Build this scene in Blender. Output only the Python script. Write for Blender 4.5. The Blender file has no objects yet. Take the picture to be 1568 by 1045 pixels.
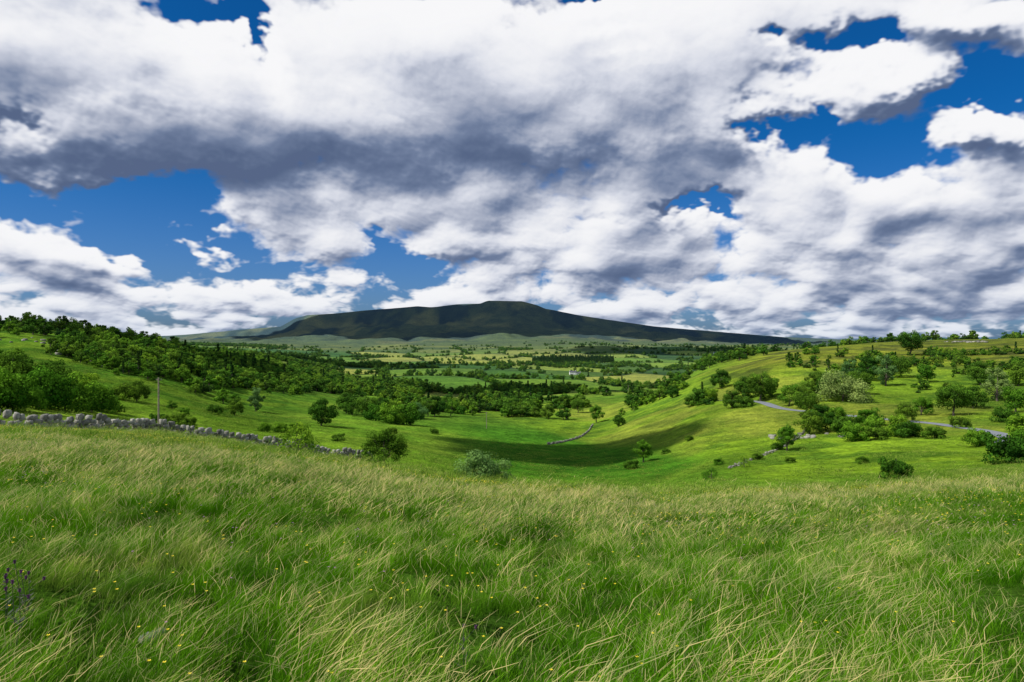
import bpy, math, numpy as np, time
from mathutils import Vector
T0=time.time()
rng=np.random.default_rng(7)
sc=bpy.context.scene
def sst(a,b,x):
    t=np.clip((x-a)/(b-a),0,1); return t*t*(3-2*t)
def vnoise(x,y,seed=0):
    xi=np.floor(x).astype(np.int64); yi=np.floor(y).astype(np.int64)
    fx=x-xi; fy=y-yi
    fx=fx*fx*fx*(fx*(fx*6-15)+10); fy=fy*fy*fy*(fy*(fy*6-15)+10)
    def h(a,b):
        n=(a*374761393+b*668265263+seed*1442695041)&0xffffffff
        n=((n^(n>>13))*1274126177)&0xffffffff
        n=(n^(n>>16))&0xffffffff
        return n/4294967295.0
    return (h(xi,yi)*(1-fx)+h(xi+1,yi)*fx)*(1-fy)+(h(xi,yi+1)*(1-fx)+h(xi+1,yi+1)*fx)*fy
def fbm(x,y,o=4,seed=0):
    s=0;a=.5;t=0
    for i in range(o):
        s=s+a*vnoise(x,y,seed+i*17); t+=a; a*=.5; x=x*2.03+13.7; y=y*2.03+7.1
    return s/t-0.5
# ================= TERRAIN SHAPE =================
def pchip_rows(xk,F,xq):
    h=np.diff(xk)[:,None]; d=np.diff(F,axis=0)/h
    m=np.zeros_like(F); m[0]=d[0]; m[-1]=d[-1]
    w1=2*h[1:]+h[:-1]; w2=h[1:]+2*h[:-1]
    with np.errstate(all='ignore'):
        mm=(w1+w2)/(w1/d[:-1]+w2/d[1:])
    m[1:-1]=np.where(d[:-1]*d[1:]>0,mm,0)
    i=np.clip(np.searchsorted(xk,xq)-1,0,len(xk)-2)
    H=h[i]; t=((xq-xk[i])[:,None])/H
    return ((1+2*t)*(1-t)**2)*F[i]+t*(1-t)**2*H*m[i]+t*t*(3-2*t)*F[i+1]+t*t*(t-1)*H*m[i+1]
yb=75.0
KY=[100,150,220,320,480,700,1000,1500,2300,3500]
C={ -1.0:[-112,-85,-60,-25,5,22,20,14,5,0,-2],
 -.75:[-123,-104,-73,-36,2,24,17,6,-2,-4,-3],
 -.559:[-134,-128,-108,-75,-36,0,3,-5,-10,-8,-3],
 -.367:[-160,-155,-144,-122,-98,-65,-37,-25,-25,-17,-6],
 -.214:[-184,-180,-161,-140,-118,-94,-75,-60,-44,-29,-12],
 0.0:[-213,-217,-201,-172,-142,-111,-89,-70,-49,-30,-8],
 .111:[-221,-227,-211,-180,-151,-113,-79,-72,-51,-30,-3],
 .207:[-225,-227,-206,-166,-127,-84,-75,-73,-51,-27,-6],
 .302:[-223,-214,-182,-137,-94,-46,-29,-46,-46,-25,-8],
 .446:[-221,-201,-166,-118,-70,-17,-10,-22,-27,-17,-8],
 .589:[-210,-187,-151,-113,-65,-17,0,-3,-10,-10,-6],
 .75:[-196,-172,-142,-103,-56,-10,3,0,-5,-5,-3],
 1.0:[-180,-150,-120,-85,-45,0,10,8,0,-2,-2]}
SK=np.array(sorted(C))
prof_u=np.array([-400,100,215,330,430,452,470,520,560,640,660,700,735,747,800,822,835,880,950,1000,1100,1200,1300,2000])
prof_v=np.array([521,521,517,508,500,487,482,479,475,468,470,465,464,459,460,466,472,481,492,499,508,516,520,521])
ys_k=[0,10,25,45,yb]+KY
zt=np.zeros((len(ys_k),len(SK)))
for j,s in enumerate(SK):
    r=C[s]; zb=r[0]/1000*yb
    for i,y in enumerate(ys_k[:5]):
        t=y/yb; zt[i,j]=-1.7+(zb+1.7)*(.84*t+.16*t*t)
    for i,y in enumerate(KY): zt[5+i,j]=r[1+i]/1000*y
L=lambda y: np.log(np.asarray(y,float)+25)
NY,NS=600,500
lg=np.linspace(L(0),L(3500),NY); sg=np.linspace(-1,1,NS)
A=pchip_rows(L(ys_k),zt,lg); B=pchip_rows(SK,A.T.copy(),sg).T
def table(s,y):
    a=np.clip((L(np.clip(y,0,3500))-lg[0])/(lg[-1]-lg[0])*(NY-1),0,NY-1.001); b=np.clip((s+1)/2*(NS-1),0,NS-1.001)
    i=a.astype(int); j=b.astype(int); fa=a-i; fb=b-j
    return (B[i,j]*(1-fa)+B[i+1,j]*fa)*(1-fb)+(B[i,j+1]*(1-fa)+B[i+1,j+1]*fa)*fb
def H0(x,y):
    x=np.asarray(x,float); y=np.asarray(y,float)
    s=np.clip(x/np.maximum(y,12),-1,1)
    z=table(s,np.maximum(y,0))
    z=np.where(y<0,-1.7-.12*y,z)
    z35=z; rs=np.interp(s*1045+784,prof_u,(522-prof_v)/1045.0)
    zr=rs*6500
    t=np.clip((y-3500)/3000,0,1)
    steep=.50*t**1.3+.30*t**3.2+.20*sst(.86,.97,t)
    zf=z35+(zr-z35)*steep
    tb=np.clip((y-6500)/3500,0,1)
    zback=zr*(1-tb)**1.5 + (-60)*tb
    zf=np.where(y>6500,zback,zf)
    far=np.exp(-((y-15000)/1800)**2)*(40+110*sst(.35,.6,s)+60*fbm(x/2500,y/9000,3,91)+60*sst(-.3,-.7,s))
    zf=zf+far
    z=np.where(y>3500,zf,z)
    d=np.maximum(np.abs(y),np.abs(x)*.5)
    z=z+.12*fbm(x/2.5,y/2.5,3,1)*sst(3,9,d)*(1-sst(300,600,d))
    z=z+.5*fbm(x/14,y/14,3,5)*sst(25,60,d)
    z=z+2.6*fbm(x/70,y/70,4,9)*sst(100,260,d)
    z=z+26*fbm(x/500,y/500,4,19)*sst(1200,3000,d)*(1-.6*sst(5500,6500,d))
    g=1-np.abs(2*fbm(x/420+fbm(x/900,y/900,2,3)*2,y/900,4,33))
    z=z-75*(g-.7)*sst(3700,5000,d)*(1-sst(6000,6450,d))
    z=z-60*np.abs(fbm(x/160,y/420,4,37))*sst(4200,5200,d)*(1-sst(6200,6480,d))
    return z
RD=np.array([(98,345),(105,318),(108,295),(103,262),(108,238),(118,222),(126,205),(122,186),(120,172),(112,152),(98,136),(92,120),(96,100),(104,86)],float)
def smooth_path(P,n):
    P=np.asarray(P,float)
    for _ in range(3):
        q=np.empty((2*len(P),2)); q[0]=P[0]; q[-1]=P[-1]
        q[1:-1:2]=.75*P[:-1]+.25*P[1:]; q[2:-1:2]=.25*P[:-1]+.75*P[1:]; P=q
    d=np.r_[0,np.cumsum(np.hypot(*np.diff(P,axis=0).T))]
    t=np.linspace(0,d[-1],n); return np.stack([np.interp(t,d,P[:,0]),np.interp(t,d,P[:,1])],1)
RP=smooth_path(RD,240)
rz=H0(RP[:,0],RP[:,1]); kk=np.hanning(31); kk/=kk.sum(); rz=np.convolve(np.pad(rz,15,mode='edge'),kk,'valid')
def H(x,y):
    x=np.asarray(x,float); y=np.asarray(y,float); z=np.array(H0(x,y),float)
    m=(x>75)&(x<145)&(y>75)&(y<360)
    if m.any():
        xs=np.atleast_1d(x[m] if x.ndim else x); ys=np.atleast_1d(y[m] if y.ndim else y)
        best=np.full(xs.shape,1e9); zz=np.zeros(xs.shape)
        for k in range(0,len(RP),2):
            d=(xs-RP[k,0])**2+(ys-RP[k,1])**2
            u=d<best; best[u]=d[u]; zz[u]=rz[k]
        wgt=1-sst(2.6,7,np.sqrt(best))
        if z.ndim: z[m]=z[m]*(1-wgt)+(zz-.05)*wgt
        else: z=float(z)*(1-wgt[0])+(zz[0]-.05)*wgt[0]
    return z
# ================= helpers =================
def mesh_np(name,co,faces,k):
    me=bpy.data.meshes.new(name); m=len(faces)
    me.vertices.add(len(co)); me.vertices.foreach_set('co',np.ascontiguousarray(co,dtype=np.float32).ravel())
    me.loops.add(m*k); me.loops.foreach_set('vertex_index',np.ascontiguousarray(faces,dtype=np.int32).ravel())
    me.polygons.add(m); me.polygons.foreach_set('loop_start',np.arange(0,m*k,k,dtype=np.int32))
    me.update(calc_edges=True); return me
def add_obj(name,me,loc=(0,0,0),mat=None,parent=None,link=True):
    o=bpy.data.objects.new(name,me); o.location=loc
    if mat is not None and len(me.materials)==0: me.materials.append(mat)
    if link: sc.collection.objects.link(o)
    if parent is not None: o.parent=parent
    return o
def set_attr(me,name,arr,typ='FLOAT',dom='POINT'):
    a=me.attributes.new(name,typ,dom)
    a.data.foreach_set({'FLOAT':'value','FLOAT_COLOR':'color','FLOAT_VECTOR':'vector','INT':'value'}[typ],np.ascontiguousarray(arr).ravel())
class NB:
    def __init__(s,nt): s.nt=nt
    def n(s,t,**k):
        x=s.nt.nodes.new(t)
        for a,b in k.items(): setattr(x,a,b)
        return x
    def put(s,i,v):
        if isinstance(v,bpy.types.NodeSocket): s.nt.links.new(v,i)
        elif isinstance(v,tuple) and len(v)==3 and i.type=='RGBA': i.default_value=(*v,1)
        else: i.default_value=v
    def m(s,op,a,b=0.0,c=0.0,clamp=False):
        x=s.n('ShaderNodeMath',operation=op,use_clamp=clamp)
        s.put(x.inputs[0],a); s.put(x.inputs[1],b); s.put(x.inputs[2],c); return x.outputs[0]
    def comb(s,a,b,c=0.0):
        x=s.n('ShaderNodeCombineXYZ'); s.put(x.inputs[0],a); s.put(x.inputs[1],b); s.put(x.inputs[2],c); return x.outputs[0]
    def noise(s,vec,scale,detail=3,rough=.5):
        x=s.n('ShaderNodeTexNoise'); s.put(x.inputs['Vector'],vec); x.inputs['Scale'].default_value=scale
        x.inputs['Detail'].default_value=detail; x.inputs['Roughness'].default_value=rough; return x.outputs[0]
    def ramp(s,v,a,b,c=0.0,d=1.0):
        x=s.n('ShaderNodeMapRange',interpolation_type='SMOOTHSTEP'); s.put(x.inputs['Value'],v)
        for k,q in zip(('From Min','From Max','To Min','To Max'),(a,b,c,d)): s.put(x.inputs[k],q)
        return x.outputs[0]
    def mix(s,f,a,b,bt='MIX'):
        x=s.n('ShaderNodeMix',data_type='RGBA',blend_type=bt); s.put(x.inputs[0],f); s.put(x.inputs[6],a); s.put(x.inputs[7],b); return x.outputs[2]
    def attr(s,name,typ='GEOMETRY'):
        return s.n('ShaderNodeAttribute',attribute_name=name,attribute_type=typ).outputs
def new_mat(name):
    m=bpy.data.materials.new(name); m.use_nodes=True; m.node_tree.nodes.clear(); return m,NB(m.node_tree)
def finish(N,sh):
    o=N.n('ShaderNodeOutputMaterial'); N.nt.links.new(sh,o.inputs[0])
def simple_mat(name,c1,c2,scale,rough=.9,bump=.0):
    m,N=new_mat(name); g=N.n('ShaderNodeTexCoord').outputs['Object']
    f=N.noise(g,scale,5,.6); b=N.n('ShaderNodeBsdfPrincipled'); b.inputs['Roughness'].default_value=rough
    N.put(b.inputs['Base Color'],N.mix(N.ramp(f,.35,.65),c1,c2))
    if bump:
        bp=N.n('ShaderNodeBump'); bp.inputs['Strength'].default_value=bump; bp.inputs['Distance'].default_value=.05
        N.put(bp.inputs['Height'],f); N.nt.links.new(bp.outputs[0],b.inputs['Normal'])
    finish(N,b.outputs[0]); return m
def haze(N,col):  # aerial haze painted into the base colour, bluer with distance
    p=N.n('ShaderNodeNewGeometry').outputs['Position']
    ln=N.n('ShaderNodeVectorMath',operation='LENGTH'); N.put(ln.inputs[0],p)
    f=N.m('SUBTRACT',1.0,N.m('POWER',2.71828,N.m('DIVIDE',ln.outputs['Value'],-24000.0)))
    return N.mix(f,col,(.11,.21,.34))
# ================= TERRAIN MESH =================
R=1000; CN=760
yy=5*np.exp(np.linspace(0,math.log(26000/5),R))-30
ss=np.linspace(-1.5,1.5,CN)
Y,S_=np.meshgrid(yy,ss,indexing='ij'); X=S_*(Y+30)
Z=H(X,Y)
idx=np.arange(R*CN).reshape(R,CN)
f=np.stack([idx[:-1,:-1],idx[:-1,1:],idx[1:,1:],idx[1:,:-1]],-1).reshape(-1,4)
me=mesh_np('terrain',np.stack([X,Y,Z],-1).reshape(-1,3),f,4)
me.polygons.foreach_set('use_smooth',np.ones(len(me.polygons),bool))
def voro(x,y,sc_,seed):
    x=x/sc_; y=y/sc_
    xi=np.floor(x).astype(np.int64); yi=np.floor(y).astype(np.int64)
    b1=np.full(x.shape,9.);b2=np.full(x.shape,9.);cid=np.zeros(x.shape)
    def hh(a,b,k):
        n=(a*374761393+b*668265263+(seed+k)*1442695041)&0xffffffff
        n=((n^(n>>13))*1274126177)&0xffffffff; n=(n^(n>>16))&0xffffffff
        return n/4294967295.0
    for i in(-1,0,1):
        for j in(-1,0,1):
            px=xi+i+.1+.8*hh(xi+i,yi+j,1); py=yi+j+.1+.8*hh(xi+i,yi+j,2); c=hh(xi+i,yi+j,3)
            d=np.maximum(np.abs(px-x),np.abs(py-y))*.7+np.hypot(px-x,py-y)*.3
            lt=d<b1; b2=np.where(lt,b1,np.minimum(b2,d)); cid=np.where(lt,c,cid); b1=np.where(lt,d,b1)
    return cid,(b2-b1)*sc_
def fields(x,y):
    return voro(x*.92+y*.2,(y*.92-x*.2)*.6,190,5)
def ell(s,y,s0,y0,rs,ry):
    return np.exp(-((s-s0)/rs)**2-(np.log(np.maximum(y,1)/y0)/ry)**2)
def cover_col(x,y):
    s=x/np.maximum(y,5)
    n1=fbm(x/18,y/18,4,51); n2=fbm(x/60,y/60,4,52); n3=fbm(x/5,y/5,3,53)
    c=np.zeros(x.shape+(3,))
    def lay(col,wt):
        nonlocal c
        wt=np.clip(wt,0,1)[...,None]; c=c*(1-wt)+np.array(col)*wt
    c[:]=(.11,.23,.018)
    lay((.18,.28,.028),sst(-.1,.15,n2+.3*n1))
    lay((.065,.155,.012),sst(.05,.2,n1)*.7)
    lay((.17,.31,.02),ell(s,y,-.35,150,.25,.5)*.85)
    lh=sst(-.28,-.38,s-.12*np.log(np.maximum(y,1)/300))*sst(140,210,y)
    lay((.06,.15,.010),lh*.8); lay((.14,.24,.018),lh*sst(-.02,.12,n1)*.8)
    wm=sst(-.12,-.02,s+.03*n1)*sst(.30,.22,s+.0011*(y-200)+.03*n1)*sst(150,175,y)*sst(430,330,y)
    lay((.05,.165,.010),wm*.9)  # cloud shadow over the valley hollow, painted in as darker green
    rs_=sst(.22,.30,s+.0011*(y-200))*sst(85,110,y)*sst(700,480,y)
    lay((.19,.31,.02),rs_*.85); lay((.08,.17,.015),rs_*sst(.0,.14,n1+.5*n3)*.85); lay((.26,.28,.045),rs_*sst(.04,.2,n2)*.6)
    rt=sst(.25,.4,s)*sst(330,450,y)
    lay((.20,.21,.025),rt*.75); lay((.07,.085,.022),rt*sst(.0,.12,n1+.3*n2)*.8)
    cid,ed=fields(x,y)
    fw=sst(600,900,y)*sst(4200,3000,y)*(1-.6*rt)
    pal=np.array([(.06,.14,.015),(.17,.26,.03),(.10,.21,.02),(.28,.31,.06),(.045,.095,.015),(.13,.23,.022),(.21,.28,.04),(.075,.14,.02)])
    fc=pal[(cid*7.99).astype(int)]
    c=c*(1-fw[...,None])+fc*fw[...,None]
    lay((.02,.045,.010),sst(14,4,ed)*fw*.9)
    n4=fbm(x/350,y/500,5,61); n5=fbm(x/1200,y/1600,4,62)
    mo=sst(2800,3800,y+900*n5)
    lay((.09,.12,.025),mo); lay((.20,.22,.04),mo*sst(.0,.12,n4)*.8*sst(5000,3800,y))
    up=sst(4100,4900,y+1500*n4)
    lay((.065,.085,.026),up); lay((.15,.155,.045),up*sst(.0,.12,n4)*.8); lay((.028,.042,.018),up*sst(-.0,-.12,fbm(x/260,y/800,4,63)))
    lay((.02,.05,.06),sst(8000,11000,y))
    fg=sst(75,50,y)
    lay((.05,.11,.012),fg); lay((.14,.19,.032),fg*sst(20,60,y)*.8)
    return c
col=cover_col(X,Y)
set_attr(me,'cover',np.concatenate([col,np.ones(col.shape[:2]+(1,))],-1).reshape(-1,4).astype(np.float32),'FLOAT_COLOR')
m,N=new_mat('ground_mat')
g=N.n('ShaderNodeNewGeometry').outputs['Position']
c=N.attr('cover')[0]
n1=N.noise(g,1.1,4,.65); n2=N.noise(g,.09,5,.65); n3=N.noise(g,.006,6,.7)
c=N.mix(1.0,c,N.mix(N.ramp(n1,.3,.7),(.62,.62,.62),(1.3,1.3,1.25)),'MULTIPLY')
c=N.mix(1.0,c,N.mix(N.ramp(n2,.3,.7),(.62,.68,.62),(1.28,1.22,1.1)),'MULTIPLY')
c=N.mix(1.0,c,N.mix(N.ramp(n3,.35,.65),(.72,.74,.75),(1.22,1.2,1.1)),'MULTIPLY')
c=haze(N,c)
b=N.n('ShaderNodeBsdfDiffuse')
N.put(b.inputs['Color'],c)
bp=N.n('ShaderNodeBump'); bp.inputs['Strength'].default_value=.9; bp.inputs['Distance'].default_value=.6; N.put(bp.inputs['Height'],N.m('ADD',N.m('ADD',n1,N.m('MULTIPLY',n2,5.0)),N.m('MULTIPLY',n3,40.0))); N.nt.links.new(bp.outputs[0],b.inputs['Normal'])
finish(N,b.outputs[0])
add_obj('terrain',me,mat=m)
print('terrain',time.time()-T0)
# ================= ROAD =================
tg=np.gradient(RP,axis=0); tg/=np.linalg.norm(tg,axis=1)[:,None]; nr=np.stack([-tg[:,1],tg[:,0]],1)
offs=np.array([-1.9,-1.6,0,1.6,1.9])*1.25; rco=[]
for o_,dz_ in zip(offs,(-.02,.03,.06,.03,-.02)):
    p=RP+nr*o_; rco.append(np.stack([p[:,0],p[:,1],rz+dz_+.06],1))
rco=np.stack(rco,1); n_=len(RP); ii=np.arange(n_*5).reshape(n_,5)
ff=np.stack([ii[:-1,:-1],ii[:-1,1:],ii[1:,1:],ii[1:,:-1]],-1).reshape(-1,4)
add_obj('country_road',mesh_np('country_road',rco.reshape(-1,3),ff,4),mat=simple_mat('asphalt',(.15,.165,.19),(.22,.235,.26),1.2,.85))
# ================= LEAF MATERIALS =================
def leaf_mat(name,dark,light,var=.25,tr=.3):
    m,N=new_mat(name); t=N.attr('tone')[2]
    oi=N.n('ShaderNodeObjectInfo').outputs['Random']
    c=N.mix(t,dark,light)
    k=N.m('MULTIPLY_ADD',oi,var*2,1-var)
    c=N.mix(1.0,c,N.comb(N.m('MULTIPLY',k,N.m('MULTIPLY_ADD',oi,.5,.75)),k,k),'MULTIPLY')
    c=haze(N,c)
    d=N.n('ShaderNodeBsdfDiffuse'); N.put(d.inputs[0],c)
    tl=N.n('ShaderNodeBsdfTranslucent'); N.put(tl.inputs[0],c)
    mx=N.n('ShaderNodeMixShader'); mx.inputs[0].default_value=tr; N.nt.links.new(d.outputs[0],mx.inputs[1]); N.nt.links.new(tl.outputs[0],mx.inputs[2])
    finish(N,mx.outputs[0]); return m
M_green=leaf_mat('leaf_green',(.022,.065,.006),(.13,.27,.02),.3)
M_bright=leaf_mat('leaf_bright',(.035,.11,.006),(.20,.39,.025),.3)
M_pale=leaf_mat('leaf_pale',(.06,.13,.03),(.24,.38,.10))
M_dark=leaf_mat('leaf_dark',(.014,.042,.007),(.08,.18,.02))
M_bark=simple_mat('bark',(.05,.04,.03),(.12,.10,.08),6,.95,.4)
# ================= TREES =================
def cyl_path(pts,rad,ns=5):
    V=[];F=[]
    for i,(p,r) in enumerate(zip(pts,rad)):
        d=(pts[min(i+1,len(pts)-1)]-pts[max(i-1,0)]); d=d/(np.linalg.norm(d)+1e-9)
        a=np.cross(d,[.3,1,.1]); a/=np.linalg.norm(a); b_=np.cross(d,a)
        for k in range(ns):
            t=2*math.pi*k/ns; V.append(p+r*(a*math.cos(t)+b_*math.sin(t)))
    for i in range(len(pts)-1):
        for k in range(ns):
            F.append((i*ns+k,i*ns+(k+1)%ns,(i+1)*ns+(k+1)%ns,(i+1)*ns+k))
    return np.array(V),np.array(F)
def tree_mesh(name,seed,h,w_,trunk=.22,ncl=26,nleaf=3000,ls=.14,kind='round',mat=None,lean=0,crad=.13):
    r=np.random.default_rng(seed); V=[];F=[];base=0
    th=h*trunk
    top=np.array([lean*h*.3,0,h*.85])
    tp=[np.array([0,0,-.4]),np.array([.05*h*r.normal()*.3,0,max(th,.1*h)]),top*.6+np.array([r.normal()*.03*h,r.normal()*.03*h,0]),top]
    tr=h*.026
    v,f_=cyl_path(tp,[tr*1.4,tr,tr*.6,tr*.15],7); V.append(v);F.append(f_);base+=len(v)
    cl=[]
    for i in range(ncl):
        if kind=='cone':
            t=(i+.5)/ncl; z=th*.5+(h-th*.5)*t; rr=w_/2*(1-t)*(.7+.5*r.random()); a=r.random()*6.28
            c_=np.array([rr*.6*math.cos(a),rr*.6*math.sin(a),z]); rad=max(w_*.16*(1.2-t),.1*w_); rd=np.array([rad,rad,rad*.8])
        else:
            d=r.normal(size=3); d/=np.linalg.norm(d)
            if kind=='shrub': d[2]=abs(d[2]); c0=np.array([0,0,h*.12]); ax=np.array([w_*.40,w_*.40,h*.72])
            else: c0=np.array([lean*h*.3,0,th+(h-th)*.47]); ax=np.array([w_*.38,w_*.38,(h-th)*.40])
            q=(.35+.65*r.random()**.5)*(1+.15*r.normal())
            c_=c0+d*q*ax
            if kind!='shrub': c_[:2]*=1.0+.25*(c_[2]<c0[2])
            rad=w_*(crad*.7+crad*.7*r.random()); rd=np.array([rad,rad,rad*.85])
        cl.append((c_,rd))
        if kind!='cone' and i<12:
            st=tp[1]+(tp[2]-tp[1])*r.random()*.8; mid=(st+c_)/2+r.normal(size=3)*.03*h
            v,f_=cyl_path([st,mid,c_],[tr*.45,tr*.3,tr*.08],4); V.append(v);F.append(f_+base);base+=len(v)
    nb=sum(len(x) for x in F)
    per=nleaf//ncl; tones=[np.full(base,.3)]
    LC=[];LN=[];LT=[]
    for c_,rd in cl:
        d=r.normal(size=(per,3)); d/=np.linalg.norm(d,axis=1)[:,None]
        q=.55+.55*r.random((per,1))**.8
        LC.append(c_+d*q*rd); LN.append(d+r.normal(size=(per,3))*.5)
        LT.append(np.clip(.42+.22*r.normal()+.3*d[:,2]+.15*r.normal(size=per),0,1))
    LC=np.concatenate(LC);LN=np.concatenate(LN);LT=np.concatenate(LT)
    LC[:,2]=np.maximum(LC[:,2],.02*h+np.abs(LC[:,2])*.2)
    LN/=np.linalg.norm(LN,axis=1)[:,None]
    a=np.cross(LN,r.normal(size=LN.shape)); a/=np.linalg.norm(a,axis=1)[:,None]; b_=np.cross(LN,a)
    s_=ls*(.6+.8*r.random((len(LC),1)))
    quad=np.stack([LC-a*s_,LC-b_*s_*.6,LC+a*s_,LC+b_*s_*.6],1).reshape(-1,3)
    fq=np.arange(len(quad)).reshape(-1,4)+base
    V.append(quad);F.append(fq); tones.append(np.repeat(LT,4))
    me=mesh_np(name,np.concatenate(V),np.concatenate(F),4)
    set_attr(me,'tone',np.concatenate(tones).astype(np.float32))
    me.materials.append(M_bark); me.materials.append(mat)
    mi=np.ones(len(me.polygons),np.int32); mi[:nb]=0; me.polygons.foreach_set('material_index',mi)
    return me
def place(name,me,s,y,scl=1,rot=None,sz=1.0,dz=-.05):
    x=s*y; o=add_obj(name,me,(x,y,float(H(x,y))+dz)); o.rotation_euler=(0,0,rng.random()*6.28 if rot is None else rot); o.scale=(scl,scl,scl*sz); return o
SS=lambda u:(u-784)/1045
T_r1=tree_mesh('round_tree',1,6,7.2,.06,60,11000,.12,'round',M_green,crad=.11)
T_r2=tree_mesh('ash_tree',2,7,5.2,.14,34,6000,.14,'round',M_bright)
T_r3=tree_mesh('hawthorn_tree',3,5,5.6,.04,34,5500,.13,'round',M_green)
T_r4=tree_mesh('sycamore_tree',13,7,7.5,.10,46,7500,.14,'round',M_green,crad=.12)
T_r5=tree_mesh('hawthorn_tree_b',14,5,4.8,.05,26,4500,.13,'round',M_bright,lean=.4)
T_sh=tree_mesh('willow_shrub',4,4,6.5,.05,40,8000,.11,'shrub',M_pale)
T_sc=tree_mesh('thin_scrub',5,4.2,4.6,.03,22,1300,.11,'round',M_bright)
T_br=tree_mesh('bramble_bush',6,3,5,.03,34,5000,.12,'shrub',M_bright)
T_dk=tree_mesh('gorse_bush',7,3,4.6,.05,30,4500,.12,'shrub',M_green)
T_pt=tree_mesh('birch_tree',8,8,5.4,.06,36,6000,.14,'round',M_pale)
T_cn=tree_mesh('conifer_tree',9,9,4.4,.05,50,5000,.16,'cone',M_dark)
H_={'round':(T_r1,6),'ash':(T_r2,7),'haw':(T_r3,5),'wil':(T_sh,4),'scr':(T_sc,4.2),'bra':(T_br,3),'gor':(T_dk,3),'bir':(T_pt,8),'con':(T_cn,9),'syc':(T_r4,7),'hab':(T_r5,5)}
NM={'round':'round_tree','ash':'ash_tree','haw':'hawthorn_tree','wil':'willow_shrub','scr':'thin_scrub_bush','bra':'bramble_bush','gor':'gorse_bush','bir':'birch_tree','con':'conifer_tree','syc':'sycamore_tree','hab':'hawthorn_tree'}
TR=[('round',589,112,6.3),('wil',738,94,4.9),('scr',455,72,4.3),('scr',468,100,3.6),('haw',492,254,10.5),('bir',392,300,11),('gor',518,176,2.6),('ash',985,205,7.4),('gor',966,192,3.4),
('ash',913,440,12.5),('haw',947,380,7),('ash',1205,160,6.6),('gor',1372,87,3.1),('haw',1368,88,2.2),('syc',1395,460,18),
('syc',1165,300,14),('hab',1208,272,10),('haw',1105,380,11),('wil',1290,272,12),('haw',1270,285,11),('syc',1315,290,11),('bir',1356,320,15),('syc',1460,216,11),('bir',1527,256,13),('haw',1255,196,8),
('bra',1310,165,4.5),('bra',1345,175,5),('bra',1370,170,5.5),('gor',1390,165,5),('gor',1430,160,3.6),('bra',1500,135,3.4),('gor',1545,97,5),('haw',1600,105,6),('bra',1575,150,6),('hab',1555,215,9),('haw',1490,235,8),
('haw',1240,190,7),('hab',1275,200,7.5),('gor',1295,190,6),('bra',1330,205,5),('haw',1385,210,6),('hab',1410,225,7),('gor',1340,165,4),('bra',1560,110,4),('haw',1230,260,9),('hab',1180,310,10),('haw',1140,320,11),('haw',1250,300,10),('bir',1300,330,12),('haw',1330,340,12),('syc',1380,350,12),('hab',1420,330,10),('haw',1500,310,11),('haw',1560,300,11),('gor',1470,185,4),('gor',1540,190,5),
('scr',1090,119,2.8),('scr',1080,125,2),('scr',1140,139,2.8),('gor',1160,150,2),('gor',1190,163,2.4),('gor',1320,120,1.8),('gor',1055,225,2.4),('gor',1020,215,2.2),('gor',1210,140,1.6),('bra',1100,150,1.5),
('gor',1080,335,9),('gor',1062,345,7),('haw',1120,290,8),('gor',1140,285,6),('hab',1090,330,8),('syc',1235,235,9),('gor',1270,215,6),
('bra',600,319,9),('bra',618,325,10),('bra',575,330,8),('haw',628,330,11),('syc',560,347,12),('haw',540,355,11),('haw',665,440,14),('hab',690,455,11),('syc',655,430,12),('wil',640,400,9),('haw',530,370,12),('syc',580,370,12),('hab',605,380,12),
('gor',600,255,3),('gor',665,285,3),('haw',210,190,6),('gor',190,185,5.5),('gor',265,138,3.6),('gor',285,140,3.2),('gor',245,140,2.8),('haw',360,230,6),('gor',330,215,4),
('bra',20,105,6),('bra',60,118,7),('bra',100,125,6.5),('bra',140,135,6),('bra',-20,100,6),('bra',-60,100,6),('haw',80,140,9),('haw',20,135,9),('bra',170,145,4),('hab',130,160,8),('haw',-40,130,8),
('con',375,520,18),('con',388,530,16),('con',400,545,15),('con',1075,360,9),('bra',430,190,3),('bra',405,185,2.6),('bra',450,200,3),('bra',700,104,2),('gor',765,100,2),('haw',840,470,10),('haw',820,480,8),('syc',885,520,12),('haw',1030,420,8)]
for k,u,y,h in TR:
    me_,h0=H_[k]; place(NM[k],me_,SS(u),y,h/h0)
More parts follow.
